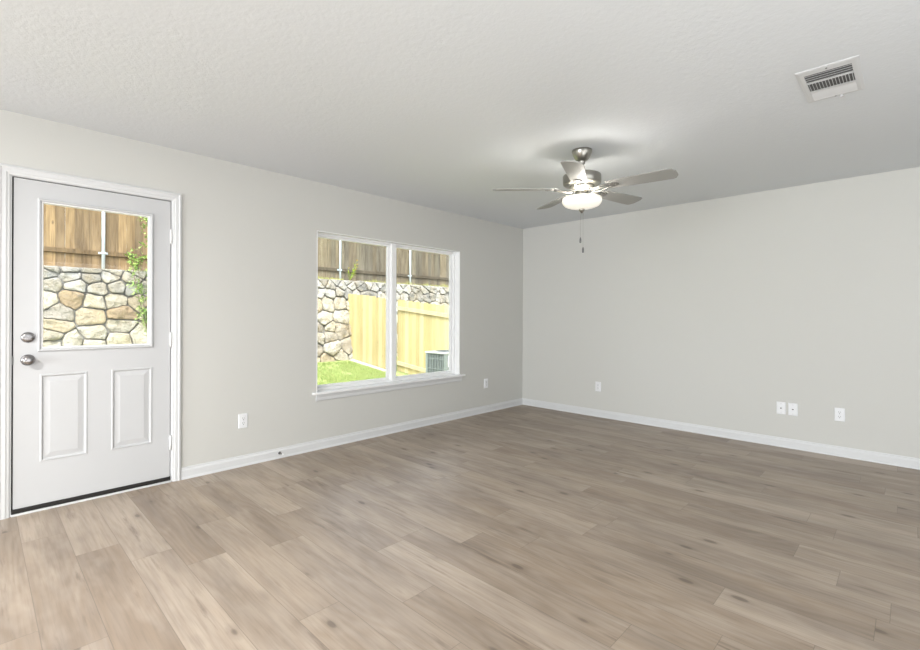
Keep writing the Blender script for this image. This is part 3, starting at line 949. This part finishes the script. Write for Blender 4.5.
PS = 0.2204 * (FYP - 0.072); P0 = 0.1516 * (FYP - 0.072)
posts = [P0 - PS, P0, P0 + PS] + [(0.6146 + 0.2204 * k) * (FYP - 0.072) for k in range(-1, 3)]
top_fence('cedar_fence', 'golden brown board fence with steel posts seen above stones through door glass', -2.0, 4.2,
          [(0.24, 0.165, 0.085), (0.27, 0.19, 0.10), (0.21, 0.15, 0.085), (0.19, 0.14, 0.082)], [p for p in posts if p < 4.15], 5)
top_fence('weathered_fence', 'grey-brown weathered board fence with steel posts above the stone wall through window', 4.215, 13.0,
          [(0.16, 0.135, 0.095), (0.185, 0.165, 0.12), (0.145, 0.13, 0.10), (0.20, 0.17, 0.115)], [p for p in posts if p > 4.3], 8)

# --- new pine side fence, two runs
PC = [(0.45, 0.385, 0.185), (0.48, 0.415, 0.215), (0.43, 0.36, 0.175), (0.50, 0.44, 0.25)]
ftop = lambda y: 1.635 + 0.107 * (y - 9.16)
e = empty('pine_fence_panel', (7.10, 9.30, gz(9.3))); tag(e, 'pale yellow pine fence panel with plain boards, against the stone wall, lawn side', 'fence')
b = MB(); r = random.Random(4)
board_run(b, (0, 1.84, 0), (0, 0, 0), lambda s: ftop(11.14 - s) - gz(9.3), lambda s: gz(11.14 - s) + 0.02 - gz(9.3), PC, dog=0.018, gap=(0.001, 0.004), rng=r, var=(0.92, 1.06))
b.build('board_panel', M['pine'], e)
for k in (0.25, 1.45):
    b = MB(); b.tint = PC[0]; v = b.verts([(x_, y_, k + 0.107 * y_ + zz) for x_ in (0.020, 0.056) for y_ in (0.0, 1.80) for zz in (0, 0.088)])
    for q in ((0, 1, 3, 2), (4, 6, 7, 5), (0, 4, 5, 1), (2, 3, 7, 6), (1, 5, 7, 3), (0, 2, 6, 4)):
        b.face([v[i] for i in q])
    b.build('rail', M['pine'], e)
e2 = empty('pine_side_fence', (7.27, 9.2, gz(9.2))); tag(e2, 'pine side fence showing its two horizontal rails, behind the air conditioner', 'fence')
gb = gz(9.2)
b = MB(); r = random.Random(9)
board_run(b, (0, -0.02, 0), (0, -5.0, 0), lambda s: ftop(9.18 - s) - gb, lambda s: gz(9.18 - s) + 0.02 - gb if 9.18 - s > 6.4 else -0.43 - gb, PC, dog=0.018, gap=(0.001, 0.004), rng=r, var=(0.92, 1.06))
b.build('board_panel', M['pine'], e2)
for k, zr in enumerate((0.175, 1.53)):
    b = MB(); b.tint = (0.52, 0.44, 0.27); v = b.verts([(x_, y_, zr + 0.107 * y_ + zz) for x_ in (-0.040, -0.001) for y_ in (-4.95, -0.03) for zz in (0, 0.088)])
    for q in ((0, 1, 3, 2), (4, 6, 7, 5), (0, 4, 5, 1), (2, 3, 7, 6), (1, 5, 7, 3), (0, 2, 6, 4)):
        b.face([v[i] for i in q])
    b.build('rail', M['pine'], e2)
for py in (0.0, -2.44, -4.88):
    b = MB(); zz = 0.107 * py; b.tube([(-0.068, py - 0.02, zz - 0.3), (-0.068, py - 0.02, zz + 1.70)], 0.030, 12); b.build('post', M['galv'], e2)
b = MB(); b.box((6.92, 9.3, gz(9.3) - 0.2), (7.07, 10.8, gz(9.3) + 0.02))
for v in b.bm.verts:
    if v.co.y > 10:
        v.co.z += 0.107 * 1.6
tag(b.build('concrete_edging', M['concrete']), 'pale concrete edging strip along the foot of the plain pine panel', 'edging')

# --- condenser
AS = 0.60; az0 = gz(6.9)
ac = empty('air_conditioner', (6.43 + AS / 2, 6.60 + AS / 2, az0)); tag(ac, 'grey outdoor air conditioner condenser beside the pine fence, lower right of window', 'air conditioner')
h_ = AS / 2; TZ = 0.50 - az0
b = MB(); b.box((-h_ - 0.06, -h_ - 0.06, -0.06), (h_ + 0.06, h_ + 0.06, 0.05)); b.build('pad', M['concrete'], ac)
b = MB(); b.box((-h_ + 0.03, -h_ + 0.03, 0.05), (h_ - 0.03, h_ - 0.03, TZ - 0.03)); b.build('coil', M['ac_dark'], ac)
b = MB()
for sx in (-1, 1):
    for sy in (-1, 1):
        b.box((sx * h_, sy * h_, 0.05), (sx * (h_ - 0.05), sy * (h_ - 0.05), TZ - 0.03))
b.box((-h_, -h_, 0.05), (h_, h_, 0.10)); b.build('corner_posts', M['ac_metal'], ac)
for k in range(4):
    b = MB(); m_ = Matrix.Rotation(k * PI / 2, 4, 'Z')
    for i in range(11):
        x = -h_ + 0.06 + i * (AS - 0.12) / 10; b.box((x - 0.006, -h_, 0.10), (x + 0.006, -h_ + 0.02, TZ - 0.03), m_)
    for zz in (0.3, 0.55, 0.75):
        b.box((-h_ + 0.05, -h_ + 0.004, zz), (h_ - 0.05, -h_ + 0.014, zz + 0.012), m_)
    b.build('side_grille', M['ac_metal'], ac)
b = MB(); b.box((-h_ - 0.012, -h_ - 0.012, TZ - 0.03), (h_ + 0.012, h_ + 0.012, TZ), bev=0.006); tp = b.build('top_cover', M['ac_top'], ac)
b = MB()
for r_ in (0.06, 0.10, 0.14, 0.18, 0.22):
    b.lathe([(r_ - 0.003, TZ + 0.004), (r_, TZ + 0.012), (r_ + 0.003, TZ + 0.004)], 32)
b.build('fan_guard', M['ac_dark'], tp)
b = MB(); b.box((-0.24, -h_ - 0.003, TZ - 0.28), (-0.10, -h_ - 0.0005, TZ - 0.06)); b.build('label', M['vinyl'], ac)

# --- plants
def leaf(mb, p, d, L, W, up=Vector((0, 0, 1))):
    d = d.normalized(); s = d.cross(up)
    s = s.normalized() if s.length > 0.01 else Vector((1, 0, 0)); n = s.cross(d)
    m_ = mb.verts([p, p + d * L * 0.5 + s * W / 2 + n * W * 0.15, p + d * L, p + d * L * 0.5 - s * W / 2 + n * W * 0.15])
    mb.face([m_[0], m_[1], m_[2]]); mb.face([m_[0], m_[2], m_[3]])


r = random.Random(21)
tr = empty('leafy_shrub', (2.34, 10.15, gz(10.15))); tag(tr, 'loose green leafy shrub against stone wall at right of door glass', 'shrub')
bt = MB(); bl_ = MB(); tips = []
for k in range(16):
    a = r.uniform(0, 2 * PI); top = Vector((r.uniform(-.42, .55), r.uniform(-.25, .3), r.uniform(2.3, 3.15)))
    p = [Vector((0, 0, 0)), Vector((top.x * .25, top.y * .25, top.z * .35)), Vector((top.x * .75, top.y * .7, top.z * .7)), top]
    bt.tube(p, 0.016, 6, 0.004)
    for j in range(44):
        t = r.uniform(0.35, 1.0) * 3; i = min(2, int(t)); q = p[i].lerp(p[i + 1], t - i)
        dd = Vector((r.uniform(-1, 1), r.uniform(-1, 1), r.uniform(-.3, .8))).normalized(); ln = r.uniform(0.05, 0.20); bt.tube([q, q + dd * ln], 0.003, 4, 0.0015)
        for m_ in range(8):
            s_ = q + dd * ln * (m_ + 1) / 8
            g_ = r.random(); bl_.tint = (0.14 + 0.22 * g_, 0.28 + 0.20 * g_, 0.05 + 0.08 * g_)
            leaf(bl_, s_, Vector((r.uniform(-1, 1), r.uniform(-1, 1), r.uniform(-.6, .8))), r.uniform(.05, .085), r.uniform(.025, .042))
bt.build('stem', M['bark'], tr); bl_.build('foliage', M['leaf'], tr, fix=False)

fl = empty('yellow_wildflower', (7.30, SB + 0.45, z_top - 0.015)); tag(fl, 'tall weed with yellow flower heads growing on top of the stone wall', 'wildflower')
bs, bf, bp = MB(), MB(), MB()
for k in range(5):
    tx, tz = r.uniform(-.10, .30), r.uniform(.30, .62); pts = [(0, 0, 0), (tx * .4, -.02, tz * .5), (tx, -.05, tz)]
    bs.tube(pts, 0.006, 5, 0.003)
    for j in range(14):
        t = r.uniform(.1, .9); g_ = r.random(); bf.tint = (0.35 + .2 * g_, 0.50 + .1 * g_, 0.08)
        leaf(bf, Vector((tx * t, -.03, tz * t)), Vector((r.uniform(-1, 1), r.uniform(-1, .3), r.uniform(-.2, .6))), r.uniform(.06, .12), .025)
    for j in range(7):
        a = j * 2 * PI / 7; leaf(bp, Vector((tx, -.05, tz)), Vector((math.cos(a), math.sin(a) * .5, .35)), .036, .024)
    bp.build('flower_head', M['petal'], fl, fix=False); bp = MB()
bs.build('stem', M['stem'], fl); bf.build('foliage', M['leaf'], fl, fix=False)

b = MB()
for k in range(900):
    x = r.choice((r.uniform(5.2, 7.1), r.uniform(7.75, 12))); y = SB + r.uniform(0.36, 0.47); c = mnoise.noise(Vector((x * 2.5, 7, 1)))
    hh = r.uniform(.03, .08) + max(0, c) * r.uniform(0, .28); g_ = r.random(); b.tint = (0.22 + .12 * g_, 0.26 + .06 * g_, 0.09)
    b.face(b.verts([(x - .007, y, z_top - .015), (x + .007, y, z_top - .015), (x + r.uniform(-.06, .06), y + r.uniform(-.03, .03), z_top + hh)]))
tag(b.build('grass_fringe', M['leaf'], fix=False), 'straggly grass growing along the top of the stone wall', 'grass', kind='stuff')
